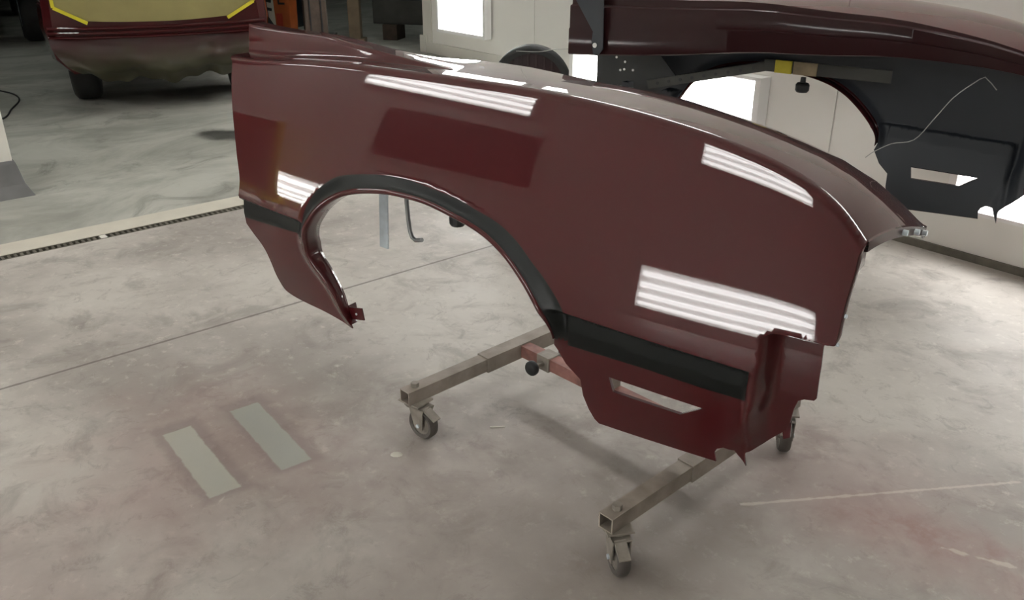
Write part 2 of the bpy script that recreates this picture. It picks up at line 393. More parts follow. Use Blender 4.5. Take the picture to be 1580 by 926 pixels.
BAND_OUT = [(0.228,0.534),(0.234,0.562),(0.253,0.595),(0.279,0.625),(0.322,0.656),(0.358,0.672),(0.407,0.683),(0.461,0.692),(0.522,0.697),(0.583,0.697),(0.643,0.691),(0.720,0.680),(0.786,0.664),(0.855,0.643),(0.909,0.613),(0.954,0.576),(0.986,0.551),(1.024,0.514),(1.047,0.482),(1.053,0.449),(1.052,0.420),(1.046,0.403)]
STRIPE_F_TOP = [(1.0500,0.4822),(1.0969,0.4798),(1.1438,0.4775),(1.1907,0.4751),(1.2376,0.4728),(1.2844,0.4705),(1.3313,0.4683),(1.3782,0.4660),(1.4251,0.4638),(1.4720,0.4616)]
STRIPE_F_BOT = [(1.046,0.389),(1.235,0.389),(1.366,0.382),(1.455,0.380),(1.465,0.384)]
STRIPE_R_TOP = [(-0.0600,0.5446),(-0.0197,0.5421),(0.0206,0.5397),(0.0609,0.5372),(0.1011,0.5348),(0.1414,0.5324),(0.1817,0.5300),(0.2220,0.5276)]
STRIPE_R_BOT = [(-0.059,0.474),(0.185,0.479)]
SLOT = [(1.149,0.335),(1.374,0.328),(1.322,0.292),(1.157,0.295)]
NOSE_LINE = [(1.484,0.505),(1.480,0.525),(1.485,0.539),(1.499,0.548),(1.530,0.552),(1.571,0.550),(1.598,0.549)]
FOLD = [(1.481,.530),(1.485,.488),(1.484,.412),(1.479,.376),(1.466,.335),(1.446,.295),(1.428,.255),(1.418,.170)]
# inner (bonnet side) edge of the top: distance, depth, height
INNER = [(-.10,-.420,.912),(.2,-.420,.915),(.375,-.420,.918),(.477,-.420,.921),(.572,-.420,.923),(.677,-.420,.920),(.776,-.420,.912),(.879,-.420,.905),(1.013,-.420,.898),(1.098,-.420,.889),(1.18,-.420,.876),(1.259,-.420,.862),(1.336,-.420,.846),(1.411,-.420,.826),(1.485,-.420,.803),(1.558,-.420,.768),(1.617,-.420,.727),(1.655,-.420,.696),(1.669,-.420,.687)]
STRIPE_LINE = [(-0.200,0.5533),(-0.150,0.5502),(-0.100,0.5471),(-0.050,0.5440),(-0.000,0.5409),(0.050,0.5379),(0.100,0.5349),(0.150,0.5319),(0.200,0.5289),(0.250,0.5260),(0.300,0.5230),(0.350,0.5202),(0.400,0.5173),(0.450,0.5144),(0.500,0.5116),(0.550,0.5088),(0.600,0.5060),(0.650,0.5033),(0.700,0.5006),(0.750,0.4979),(0.800,0.4952),(0.850,0.4925),(0.900,0.4899),(0.950,0.4873),(1.000,0.4847),(1.050,0.4822),(1.100,0.4796),(1.150,0.4771),(1.200,0.4747),(1.250,0.4722),(1.300,0.4698),(1.350,0.4674),(1.400,0.4650),(1.450,0.4626),(1.500,0.4603),(1.550,0.4580),(1.600,0.4557),(1.650,0.4534),(1.700,0.4512)]
RIDGE = [(-.15,.078),(-.05,.072),(.2,.050),(.345,.028),(.47,.013),(.62,.0),(2,.0)]
def erf(x):
    t=1/(1+.3275911*np.abs(x)); y=1-((((1.061405429*t-1.453152027)*t+1.421413741)*t-.284496736)*t+.254829592)*t*np.exp(-x*x)
    return np.sign(x)*y
def ss(t):
    t=np.clip(t,0,1); return t*t*(3-2*t)
def polydist(x,z,P):
    d=np.full(np.shape(x),9.); P=np.asarray(P)
    for (ax,az),(bx,bz) in zip(P[:-1],P[1:]):
        ex,ez=bx-ax,bz-az; L=ex*ex+ez*ez+1e-12
        t=np.clip(((x-ax)*ex+(z-az)*ez)/L,0,1)
        d=np.minimum(d,np.hypot(x-ax-t*ex,z-az-t*ez))
    return d
def gi(a,c,s):  # integral of exp(-((t-c)/s)^2) 0..a
    return s*math.sqrt(math.pi)/2*(erf((a-c)/s)-erf(-c/s))
class Wf:
    def __init__(s,crest,zs,arch,fold,nb):
        c=np.array(sorted(crest)); X=np.arange(-.3,1.8,.004); Z=np.interp(X,c[:,0],c[:,1]); lo=X<c[0,0]; hi=X>c[-1,0]
        Z[lo]=c[0,1]+(X[lo]-c[0,0])*(c[3,1]-c[0,1])/(c[3,0]-c[0,0]); Z[hi]=c[-1,1]+(X[hi]-c[-1,0])*(c[-1,1]-c[-3,1])/(c[-1,0]-c[-3,0])
        K=np.exp(-(np.arange(-24,25)*.004/.028)**2/2); K/=K.sum(); Z[24:-24]=np.convolve(Z,K,'valid')
        s.c=np.stack([X,Z],1);s.s=np.array(sorted(zs));s.arch=arch
        s.fold=np.array(sorted([(z,x) for x,z in fold]));s.nb=np.array(sorted(nb))
    def zc(s,x): return np.interp(x,s.c[:,0],s.c[:,1])
    def zs(s,x): return np.interp(x,s.s[:,0],s.s[:,1])
    def __call__(s,x,z,ring=False,rec=True,roll=True):
        x=np.asarray(x,float);z=np.asarray(z,float)
        zc=s.zc(x);z0=s.zs(x);ze=np.maximum(z-z0,0)
        tap=-.024*np.maximum(0,(x-1.05)/.55)**2-.010*np.maximum(0,(.35-x)/.35)**2
        up=.19*ze+.04*ze*ze-.09*gi(ze,0,.045)
        d=np.maximum(zc-z,0)
        H=zc-z0
        up=up+.11*(gi(H,0,.12)-gi(np.minimum(d,H),0,.12))
        r=.016; q=np.clip(r-d,0,r)
        if roll: up=up+(r-np.sqrt(np.maximum(r*r-q*q,0)))
        dl=np.maximum(z0-z,0); lo=.020*ss(dl/.014)*(1-ss((x-1.455)/.025))+.16*np.maximum(dl-.05,0)+.2*np.maximum(dl-.05,0)**2
        rg=-.004+.15*ze+.020*ss(dl/.09)+.16*np.maximum(dl-.05,0)+.2*np.maximum(dl-.05,0)**2
        if ring: return tap-rg
        w=tap-up-lo
        if s.arch is not None:
            da=polydist(x,z,s.arch); t=np.clip(1-da/.034,0,1)
            w=w*(1-ss(t))+(tap-rg)*ss(t)+.004*t
        if rec:
            xf=np.interp(z,s.fold[:,0],s.fold[:,1]); wd=.030+.06*ss((.38-z)/.14)
            m=ss((x-xf)/wd)*ss((np.interp(x,s.nb[:,0],s.nb[:,1])-z)/.010)
            w=w-.05*m
        return w
CRESTS = spline(CREST, .012); ARCHS = spline(ARCH[::-1], .008)      # arch now runs rear -> front
WF = Wf(CRESTS, STRIPE_LINE, ARCHS, FOLD, NOSE_LINE)
CRESTS = [(x, float(WF.zc(x))) for x, z in CRESTS]

def inside(P, poly):
    x, z = P[:, 0], P[:, 1]; r = np.zeros(len(P), bool); Q = np.asarray(poly); n = len(Q)
    j = n - 1
    for i in range(n):
        a, b = Q[i], Q[j]
        c = ((a[1] > z) != (b[1] > z)) & (x < (b[0] - a[0]) * (z - a[1]) / (b[1] - a[1] + 1e-15) + a[0])
        r ^= c; j = i
    return r

def skin_mesh():
    """triangulated side of the fender in (x, z); returns vertices, triangles and paint zones"""
    crest = CRESTS
    outline = [crest, linear(FRONT, .012), linear(NOSE_BOTTOM, .006), linear([NOSE_BOTTOM[-1]] + RECESS, .01),
               linear([RECESS[-1]] + BOTTOM, .012), linear([BOTTOM[-1]] + [ARCHS[-1]], .01), ARCHS[::-1],
               linear([ARCHS[0], REAR_LOW[0]], .01), spline(REAR_LOW, .01), spline([REAR_LOW[-1]] + REAR, .012), linear([REAR[-1], crest[0]], .006)]
    B = []
    for seg in outline:
        for q in seg:
            if not B or math.dist(B[-1], q) > .0012: B.append(q)
    if math.dist(B[0], B[-1]) < .0012: B.pop()
    slot = linear(SLOT + [SLOT[0]], .012)[:-1]
    band = spline(BAND_OUT, .008)
    sft = linear(STRIPE_F_TOP, .012); sfb = linear(STRIPE_F_BOT, .012); srt = linear(STRIPE_R_TOP, .012); srb = linear(STRIPE_R_BOT, .012)
    verts = []; edges = []
    def loop(P, closed):
        o = len(verts); verts.extend(P)
        edges.extend((o + i, o + i + 1) for i in range(len(P) - 1))
        if closed: edges.append((o + len(P) - 1, o))
    loop(B, True); loop(slot, True)
    low = lambda P, d: [(x, z - d) for x, z in P]
    cons = [band, sft + sfb[::-1] + [sft[0]], [srt[0]] + srt + srb[::-1]]
    zz = lambda a, b: [(x, float(WF.zs(x))) for x in np.arange(a, b, .012)]
    rows = [low(sft, .014), low(srt, .014), low(sft, .007), low(srt, .007)]
    nb = linear(NOSE_LINE[1:] + [(1.612, .5485)], .008); rows += [nb, low(nb, .0105), low(nb, .005)]
    fd = linear(FOLD[:5], .008); rows += [[(x + k * .006, z) for x, z in fd] for k in range(6)]
    for d in (.0004, .0014, .003, .0052, .008, .0115, .016, .021, .027, .034, .042, .050): rows.append([(x, float(WF.zc(x)) - d) for x in np.arange(-.105, 1.618, .009)])
    Bp = np.array(B)
    def keep(P, marg=.0015):
        P = np.array(P); return inside(P, B) & ~inside(P, slot) & (polydist(P[:, 0], P[:, 1], B + [B[0]]) > marg)
    for P in cons:
        # only constraint points strictly inside the sheet
        k = keep(P, .0008); run = []
        for q, ok in zip(P, k):
            if ok: run.append(q)
            else:
                if len(run) > 1: loop(run, False)
                run = []
        if len(run) > 1: loop(run, False)
    extra = []
    for P in rows:
        k = keep(P, .0003 if P is rows[-12] else .0008); extra += [q for q, ok in zip(P, k) if ok]
    fixed = np.array(verts + extra)
    g = .0085; G = []
    xs = np.arange(-.12, 1.64, g); zs_ = np.arange(.17, .96, g)
    for j, z in enumerate(zs_):
        for x in xs: G.append((x + (g / 2 if j % 2 else 0), z))
    G = np.array(G); G = G[(WF.zc(G[:, 0]) - G[:, 1]) > .056]; G = G[keep(G, .004)]
    # drop grid points that crowd the fixed ones
    cell = {}
    for q in fixed: cell.setdefault((int(q[0] / .006), int(q[1] / .006)), []).append(q)
    ok = []
    for q in G:
        cx, cz = int(q[0] / .006), int(q[1] / .006); near = False
        for a in (-1, 0, 1):
            for b in (-1, 0, 1):
                for t in cell.get((cx + a, cz + b), ()):
                    if (t[0] - q[0]) ** 2 + (t[1] - q[1]) ** 2 < .0042 ** 2: near = True
        ok.append(not near)
    G = G[np.array(ok)]
    allv = [Vector(q) for q in verts] + [Vector(q) for q in extra] + [Vector(q) for q in G]
    r = delaunay_2d_cdt(allv, edges, [], 0, 1e-6)
    V = np.array([(v.x, v.y) for v in r[0]]); T = np.array([f for f in r[2]])
    C = V[T].mean(1); k = inside(C, B) & ~inside(C, slot); T = T[k]; C = C[k]
    # orientation: counter-clockwise seen from outside (x right, z up)
    a, b, c = V[T[:, 0]], V[T[:, 1]], V[T[:, 2]]
    fl_ = ((b[:, 0] - a[:, 0]) * (c[:, 1] - a[:, 1]) - (b[:, 1] - a[:, 1]) * (c[:, 0] - a[:, 0])) < 0
    T[fl_] = T[fl_][:, ::-1]
    zone = np.zeros(len(T), int)
    zone[inside(C, sft + sfb[::-1])] = 1
    zone[inside(C, srt + [(.235, .53), (.225, .478)] + srb[::-1] + [(-.09, .47), (-.09, .538)])] = 2
    zone[inside(C, band + ARCHS[::-1][:int(len(ARCHS) * .86)])] = 3
    return V, T, zone, B, slot

def skin_normals(V):
    h = .0008; x, z = V[:, 0], V[:, 1]
    zc = WF.zc(x)
    hx = .005; dx = (WF(x + hx, np.minimum(z, zc - .0003)) - WF(x - hx, np.minimum(z, zc - .0003))) / (2 * hx)
    zt = np.minimum(z, zc - h); dz = (WF(x, zt + h) - WF(x, zt - h)) / (2 * h)
    top = (zc - z) < .0002; dz = np.where(top, -9., dz)
    n = np.stack([-dx, -np.ones_like(dx), -dz], 1)          # local y points inwards, so outward is -y
    return n / np.linalg.norm(n, axis=1)[:, None]

V2, T2, ZONE, BOUND, SLOTP = skin_mesh()
W2 = WF(V2[:, 0], V2[:, 1]); N2 = skin_normals(V2)

def sheet(name, tri, m, parent, sg, back=0.0):
    """part of the side skin; sg=-1 builds the mirrored fender, back>0 the inside face"""
    idx, inv = np.unique(tri, return_inverse=True); F = inv.reshape(tri.shape)
    P = np.stack([V2[idx, 0], -W2[idx], V2[idx, 1]], 1); n = N2[idx].copy()
    P = P - n * back
    P[:, 1] *= sg; n[:, 1] *= sg
    flip = (sg < 0) != (back > 0)
    if flip: F = F[:, ::-1]
    if back > 0: n = -n
    me = bpy.data.meshes.new(name); me.from_pydata(P.tolist(), [], F.tolist()); me.materials.append(m)
    me.polygons.foreach_set('use_smooth', [True] * len(me.polygons)); me.update()
    me.normals_split_custom_set_from_vertices([tuple(q) for q in n])
    o = bpy.data.objects.new(name, me); col.objects.link(o); o.parent = parent
    return o

def strip_mesh(rows, name, m, parent, sg, closed=False, smooth=True, angle=None):
    mb = MB(); mb.grid([[(p[0], p[1] * sg, p[2]) for p in r] for r in rows], closed=closed)
    return mb.build(name, m, parent, smooth=smooth, angle=angle)

IX = np.array(INNER)
def inner_at(x):
    """inner edge point that belongs to crest position x"""
    xi = x + .045 * float(ss(np.array((x - 1.3) / .32))) + .05 * float(ss(np.array((.2 - x) / .3)))
    return np.array([xi, np.interp(xi, IX[:, 0], IX[:, 1]), np.interp(xi, IX[:, 0], IX[:, 2])])

def make_fender(sg, inner_mat, label, loc, rz, tilt=0.0):
    r = empty('car_fender', loc, rz, label, 'car fender', 'pair of maroon car fenders')
    sheet('side_panel', T2[ZONE == 0], M['paint'], r, sg)
    tag(sheet('stripe', T2[ZONE == 1], M['black'], r, sg), 'satin black stripe ahead of the wheel arch')
    tag(sheet('stripe', T2[ZONE == 2], M['black'], r, sg), 'satin black stripe behind the wheel arch')
    tag(sheet('arch_band', T2[ZONE == 3], M['black'], r, sg), 'satin black band round the wheel arch')
    sheet('inner_face', T2, inner_mat, r, sg, back=.003)
    # folded sheet edge that joins outside and inside all round (and round the lamp slot)
    ed = MB()
    for loop_, depth in ((BOUND, .004), (SLOTP, .010)):
        P = np.array(loop_ + [loop_[0]]); w = WF(P[:, 0], P[:, 1])
        ed.grid([[(x, (-a + .0) * sg, z) for (x, z), a in zip(P, w)], [(x, (-a + depth) * sg, z) for (x, z), a in zip(P, w)]])
    ed.build('edge', M['paint'], r, smooth=False)
    # rolled wheel arch lip
    A = np.array(ARCHS); t = np.gradient(A, axis=0); t /= np.linalg.norm(t, axis=1)[:, None]
    nn = np.stack([t[:, 1], -t[:, 0]], 1)           # points into the opening
    w = WF(A[:, 0], A[:, 1]); prof = [(0, .0), (.003, .0035), (.008, .0045), (.0125, .002), (.0150, -.004), (.0155, -.012), (.0155, -.030), (.0150, -.052), (.0115, -.053), (.010, -.030), (.008, -.006)]
    deep = .45 + .55 * ss((A[:, 1] - .24) / .22); deep = np.where(A[:, 0] > .6, 1, deep)
    fade = np.clip(np.minimum(np.arange(len(A)), np.arange(len(A))[::-1]) / 10, .25, 1)
    rows = [[(A[i, 0] + nn[i, 0] * e * fade[i], -(w[i] + (d if d > 0 else d * deep[i])), A[i, 1] + nn[i, 1] * e * fade[i]) for i in range(len(A))] for e, d in prof]
    strip_mesh(rows, 'arch_lip', M['paint'], r, sg)
    # top of the fender from the crest to the bonnet edge
    xs = np.array([p[0] for p in CRESTS]); xs = np.interp(np.linspace(0, 1, 170), np.linspace(0, 1, len(xs)), xs); xs[0] = CRESTS[0][0]
    zc = WF.zc(xs); wc = WF(xs, zc); qs = np.concatenate([np.linspace(0, .10, 5)[:-1], np.linspace(.10, .26, 18), np.linspace(.26, 1, 24)[1:]])
    cols = []
    for x, z, w_ in zip(xs, zc, wc):
        I = inner_at(x); row = []; h = float(np.interp(x, [p[0] for p in RIDGE], [p[1] for p in RIDGE]))
        for q in qs:
            px = x + (I[0] - x) * q; pw = w_ + (I[1] - w_) * q; ds = w_ - pw
            lin = q ** 1.7
            pz = z + (I[2] - z) * lin + .004 * 4 * q * (1 - q)
            pz += h * float(ss(np.array((ds - .050) / .012))) * (1 - float(ss(np.array((ds - .10) / .16))))
            row.append((px, -pw, pz))
        cols.append(row)
    strip_mesh(cols, 'top_panel', M['paint'], r, sg)
    cols2 = [[(p[0], p[1], p[2] - .003) for p in row] for row in cols]
    strip_mesh(cols2, 'top_inner_face', inner_mat, r, sg)
    # bonnet side flange: short drop, ledge, deep drop
    fl = []
    for row in cols:
        x, y, z = row[-1]; tk = min(max((x + .1) / 1.77, 0), 1); k = 1.10 - .95 * tk ** 1.5
        fl.append([(x, y, z), (x, y + .003, z - .004), (x, y + .004, z - .022 * k), (x, y + .007, z - .026 * k), (x, y + .020, z - .028 * k), (x, y + .023, z - .032 * k), (x, y + .024, z - .10 * k), (x, y + .030, z - .105 * k), (x, y + .032, z - .185 * k), (x, y + .024, z - .190 * k), (x, y + .018, z - .180 * k), (x, y + .012, z - .03)])
    strip_mesh(fl, 'bonnet_flange', M['jamb'], r, sg, angle=.9)
    # nose return flange across the front of the top, with fixing studs
    nf = []
    for p in cols[-1]:
        nf.append([p, (p[0] + .004, p[1], p[2] - .002), (p[0] + .004, p[1], p[2] - .022), (p[0] - .012, p[1], p[2] - .024), (p[0] - .014, p[1], p[2] - .020)])
    strip_mesh(nf, 'nose_flange', M['paint'], r, sg, angle=.6)
    for q in (30, 37, 42):
        p = cols[-1][q]; st = MB(); st.cyl((p[0] + .003, p[1] * sg, p[2] - .013), (p[0] + .013, p[1] * sg, p[2] - .013), .006, 10); st.build('stud', M['zinc'], r, smooth=True, angle=.7)
    cx, cz = CRESTS[-1]; cw = float(WF(cx, cz)); pl = MB()
    pl.lohi((cx - .016, min(-cw * sg - .012 * sg, (-cw + .07) * sg), cz - .075), (cx - .012, max(-cw * sg - .012 * sg, (-cw + .07) * sg), cz - .004)); pl.build('corner_gusset', M['paint'], r)
    # headlamp opening return down the front edge
    fe = np.array(linear(FRONT, .012)); w = WF(fe[:, 0], fe[:, 1]); rows = []
    for (x, z), a in zip(fe, w): rows.append([(x, -a, z), (x + .002, -a + .003, z), (x + .003, -a + .020, z), (x - .006, -a + .022, z)])
    strip_mesh(rows, 'front_flange', M['paint'], r, sg, angle=.6)
    for k in (12, 20):
        x, z = fe[min(k, len(fe) - 1)]; a = float(WF(x, z)); MB().cyl((x + .002, (-a + .011) * sg, z), (x + .007, (-a + .011) * sg, z), .004, 8).build('clip', M['zinc'], r)
    # door edge return
    re = np.array(spline([REAR_LOW[-1]] + REAR, .015) + [CRESTS[0]]); w = WF(re[:, 0], re[:, 1])
    strip_mesh([[(x, -a, z), (x - .003, -a + .004, z), (x + .002, -a + .030, z), (x + .03, -a + .034, z)] for (x, z), a in zip(re, w)], 'door_edge_flange', M['paint'] if sg > 0 else M['under'], r, sg, angle=.6)
    # door hinge end plate under the raised corner
    I = cols[0]
    pl = MB(); pts = I
    pl.grid([[(p[0], p[1] * sg, p[2]) for p in pts], [(p[0] + .01, p[1] * sg, p[2] - .10) for p in pts]]); pl.build('rear_end_plate', M['paint'], r)
    # valance mounting tabs
    def tabs(name, x, z, dw, sx, sz, m=M['paint']):
        a = float(WF(x, z)) - dw
        t = MB(); R_ = Matrix.Rotation(-.18, 3, 'Y')
        t.box((x + sx / 2, -a * sg, z), (sx, .004, sz), R_); t.box((x + .004, (-a + .014) * sg, z), (.004, .028, sz), R_)
        o = t.build(name, m, r, bevel=.0008)
        h = MB(); h.cyl((x + sx * .55, (-a - .0035) * sg, z), (x + sx * .55, (-a + .0035) * sg, z), .0035, 10); h.build('bolt_hole', M['zinc'], o)
        return o
    tabs('mounting_tab', .287, .250, .022, .058, .036)
    t = MB(); a = float(WF(1.545, .31)) - .012
    t.prism([(1.522, .326), (1.545, .328), (1.546, .288), (1.533, .280)], (-a + .004) * sg, (-a + .008) * sg); t.build('lower_tab', M['paint'], r)
    return r

# fender local frame: x towards the nose, y inwards (away from the photographer)
C0 = 1.4856
def fend(x, y, z=0.0):
    return Vector(((x - 1.95) * .819152 + (y + C0) * .5735764, -(x - 1.95) * .5735764 + (y + C0) * .819152, z))
near = make_fender(1, M['under'], 'glossy maroon car fender with black arch band on the nearer wheeled stand, outer side showing', fend(0, 0), FEND)
# far fender: mirror image, further back, turned a little
YAW = .088
c = fend(1.3 + .208, 2.0, .08)
off = Matrix.Rotation(FEND + YAW, 3, 'Z') @ Vector((1.3, 0, 0))
far = make_fender(-1, M['under'], 'maroon car fender with black underside showing, standing behind near the white wall', c - off, FEND + YAW)
def in_far(p): return Matrix.Rotation(-(FEND + YAW), 3, 'Z') @ (Vector(p) - Vector(far.location))
bk = [(0.178, 1.050), (0.205, 0.983), (0.281, 0.876), (0.277, 0.845), (0.285, 0.794), (0.305, 0.791), (0.326, 0.817), (0.319, 1.056)]
q = MB(); n_ = len(bk); v0 = [in_far(fend(x, 1.420, z)) for x, z in bk]; v1 = [in_far(fend(x, 1.424, z)) for x, z in bk]
q.add(v0 + v1, [tuple(range(n_)), tuple(range(2 * n_ - 1, n_ - 1, -1))] + [(i, i + n_, (i + 1) % n_ + n_, (i + 1) % n_) for i in range(n_)])
br = tag(q.build('hinge_bracket', M['under'], far), 'black lobed bracket with a white disc as its bright hole')
MB().cyl(in_far(fend(0.292, 1.417, 0.828)), in_far(fend(0.292, 1.421, 0.828)), .009, 14).build('hole', M['housing'], br)  # white disc painted as the bright wall seen through the hole

# ------------------------------------------------------------------ wheeled fender stands
def square_tube(mb, a, b, s, wall=.003, up=(0, 0, 1)):
    """hollow square tube from a to b, open at both ends"""
    a = Vector(a); b = Vector(b); ax = (b - a).normalized(); u = Vector(up); u = (u - ax * u.dot(ax)).normalized(); w = ax.cross(u); h = s / 2; i = h - wall
    ring = lambda c, q: [c + u * q + w * q, c + u * q - w * q, c - u * q - w * q, c - u * q + w * q]
    mb.grid([ring(a, h), ring(b, h), ring(b, i), ring(a, i), ring(a, h)], closed=True); return mb

def make_caster(parent, x, y, heading):
    c = empty('caster', (x, y, 0), heading); c.parent = parent; c.scale = (1.14, 1.14, 1.14)
    # wheel trails behind the swivel along local -x
    t = MB(); t.lathe((-.022, 0, .0385), (0, 1, 0), [(.026, -.011), (.034, -.013), (.0385, -.008), (.0385, .008), (.034, .013), (.026, .011), (.026, -.011)], 24)
    t.build('tread', M['tread'], c, smooth=True, angle=.8)
    h = MB(); h.lathe((-.022, 0, .0385), (0, 1, 0), [(.0, -.012), (.008, -.014), (.010, -.009), (.024, -.007), (.027, -.010), (.027, .010), (.024, .007), (.010, .009), (.008, .014), (.0, .012)], 20)
    h.build('hub', M['steel'], c, smooth=True, angle=.8)
    f = MB()
    for s in (-1, 1):
        f.prism([(-.034, .030), (-.010, .030), (.004, .078), (.018, .084), (-.040, .084), (-.036, .070)], s * .0155, s * .0185)
    f.lohi((-.040, -.0185, .081), (.020, .0185, .084)); f.build('fork', M['steel'], c)
    MB().cyl((-.022, -.022, .0385), (-.022, .022, .0385), .005, 8).build('axle', M['zinc'], c)
    p = MB(); p.cyl((0, 0, .084), (0, 0, .091), .026, 18); p.box((0, 0, .093), (.062, .052, .004)); p.build('swivel_plate', M['steel'], c)
    k = MB(); k.box((-.052, .004, .074), (.040, .022, .004), Matrix.Rotation(-.5, 3, 'Y')); k.build('brake_pedal', M['steel'], c)
    return c

ST = math.atan2(-.731, .683); HX, HY = .349, .338; BZ = .127
def stand_point(x, y, z=0.0, o=(.2295, 1.9665)):
    return Vector((o[0] + x * .683 + y * .731, o[1] - x * .731 + y * .683, z))
def make_stand(label):
    r = empty('fender_stand', stand_point(0, 0), ST, label, 'stand', 'wheeled fender stands')
    for sx in (1, -1):
        b = square_tube(MB(), (sx * HX, -HY - .035, BZ), (sx * HX, HY + .035, BZ), .038).build('crossbar', M['steel_over'], r, bevel=.0)
        for sy in (-1, 1):
            MB().cyl((sx * HX, sy * HY, BZ + .019), (sx * HX, sy * HY, BZ + .031), .011, 6).build('bolt', M['steel'], b)
        square_tube(MB(), (sx * HX, -.10, BZ), (sx * HX, .20, BZ), .045).build('sleeve', M['steel_over'], r)
    for sx, sy, hd in ((1, -1, 2.6), (-1, -1, 3.3), (1, 1, 2.2), (-1, 1, 2.9)):
        make_caster(r, sx * HX, sy * HY, hd)
    square_tube(MB(), (-HX + .02, .045, BZ), (HX - .02, .045, BZ), .036).build('centre_bar', M['redbar'], r)
    # clamp across the centre bar with two knobs
    cl = MB(); cl.box((-HX + .115, .045, BZ), (.046, .046, .044)); cl.cyl((-HX + .115, -.012, BZ), (-HX + .115, .105, BZ), .007, 8); cl.build('clamp', M['steel'], r)
    for y, s in ((-.020, -1), (.115, 1)):
        k = MB(); k.lathe((-HX + .115, y, BZ), (0, s, 0), [(.0, .012), (.016, .011), (.021, .006), (.022, -.002), (.020, -.009), (.010, -.012), (.0, -.012)], 14); k.build('knob', M['rubber'], r, smooth=True)
    return r
def knob(parent, loc, ax, s=1.0):
    k = MB(); prof = [(.0, .018), (.017, .016), (.0215, .010), (.022, -.006), (.018, -.012), (.009, -.014), (.008, -.030), (.0, -.030)]
    k.lathe(loc, ax, [(a * s, b * s) for a, b in prof], 12); return k.build('knob', M['rubber'], parent, smooth=True, angle=.5)

sn = make_stand('wheeled steel stand with red centre bar carrying the nearer maroon fender')
def in_stand(root, p):     # world point -> stand coordinates
    return Matrix.Rotation(-ST, 3, 'Z') @ (Vector(p) - Vector(root.location))
def on(root, pts): return [in_stand(root, p) for p in pts]
m0 = Vector((0.0, .045, BZ))
mast_top = m0 + Vector((0, 0, .70))
square_tube(MB(), m0, mast_top, .034, up=(1, 0, 0)).build('mast', M['steel_over'], sn)
beam = on(sn, [fend(.30, .17, .775), fend(1.30, .17, .775)])
square_tube(MB(), beam[0], beam[1], .030).build('top_bar', M['steel'], sn)
link = on(sn, [fend(.86, .17, .79)])[0]
square_tube(MB(), Vector((mast_top.x, mast_top.y, .785)), Vector((link.x, link.y, .785)), .026).build('link_bar', M['steel'], sn)
RF = Matrix.Rotation(FEND - ST, 3, 'Z')
for x, zt in ((.50, .79), (1.15, .79)):
    p = in_stand(sn, fend(x, .17, .83)); MB().box(p, (.05, .07, .09), RF).build('pad', M['rubber'], sn, bevel=.006)
p = in_stand(sn, fend(.375, .16, .60)); st = MB(); st.box(p + Vector((0, 0, 0)), (.030, .005, .33), RF @ Matrix.Rotation(.06, 3, 'Y')); st.build('hanger_strap', M['zinc'], sn, bevel=.001)
MB().tube(on(sn, [fend(.456, .16, .76), fend(.456, .16, .60), fend(.459, .16, .54), fend(.463, .16, .505), fend(.470, .16, .488), fend(.482, .16, .482), fend(.505, .16, .488)]), .006, 10).build('hook_rod', M['rod'], sn, smooth=True, angle=.8)
knob(sn, in_stand(sn, fend(.628, .16, .570)), (0, 0, -1), 1.0)
MB().cyl(in_stand(sn, fend(.628, .16, .59)), in_stand(sn, fend(.628, .16, .77)), .006, 8).build('screw', M['zinc'], sn)

# stand of the far fender: only its upper arms show
sf = make_stand('wheeled steel stand with perforated black arm carrying the fender near the wall')
sf.location = fend(.30, 1.62)
mz = m0.copy()
def fl_(x, z, y=1.75): return in_stand(sf, fend(x, y, z))
square_tube(MB(), mz, Vector((mz.x, mz.y, .66)), .034, up=(1, 0, 0)).build('mast', M['under'], sf)
pm = MB(); rot2 = RF
# upright black plate; white discs stand in for light through its round holes
pl = [(.115, .60), (.115, .80), (.36, .80), (.50, .66), (.36, .60)]
holes = [(.205, .735), (.245, .72), (.225, .685), (.243, .69), (.283, .69)]
M['plate'] = mat('black_plate', (.012, .014, .014, 1), .5, var=.2, scale=14)
q = MB(); v0 = [fl_(x, z, 1.755) for x, z in pl]; v1 = [fl_(x, z, 1.760) for x, z in pl]
n_ = len(pl); q.add(v0 + v1, [tuple(range(n_)), tuple(range(2 * n_ - 1, n_ - 1, -1))] + [(i, i + n_, (i + 1) % n_ + n_, (i + 1) % n_) for i in range(n_)]); q.build('gusset_plate', M['plate'], sf)
for x, z in holes: MB().cyl(fl_(x, z, 1.7535), fl_(x, z, 1.7560), .005, 10).build('bolt', M['housing'], sf)  # white discs imitating bright wall behind the plate
# perforated arm and flat arm
d_ = fl_(.845, .762, 1.74) - fl_(.36, .642, 1.74); mid = (fl_(.845, .762, 1.74) + fl_(.36, .642, 1.74)) / 2
ang = math.asin(d_.z / d_.length); Rb = Matrix.Rotation(FEND - ST, 3, 'Z') @ Matrix.Rotation(-ang, 3, 'Y')
pb = MB(); pb.box(mid, (d_.length, .004, .034), Rb); pb.box(mid + Rb @ Vector((0, .016, .016)), (d_.length, .034, .003), Rb); po = pb.build('perforated_arm', M['darkmetal'], sf)
for k in range(9):
    c = mid + Rb @ Vector((-d_.length / 2 + .045 + k * .05, -.003, 0)); MB().cyl(c, c + Rb @ Vector((0, .002, 0)), .0065, 10).build('hole', M['plate'], po)
a0, a1 = fl_(.83, .765, 1.74), fl_(1.28, .765, 1.74)
fa = MB(); fa.box((a0 + a1) / 2, ((a1 - a0).length, .008, .044), RF); fa.build('flat_arm', M['darkmetal'], sf, bevel=.002)
M['yellow'] = mat('yellow_tape', srgb(196, 182, 40), .5, var=.12, scale=20)
M['tan'] = mat('worn_tan_tape', srgb(140, 124, 96), .6, var=.25, scale=20)
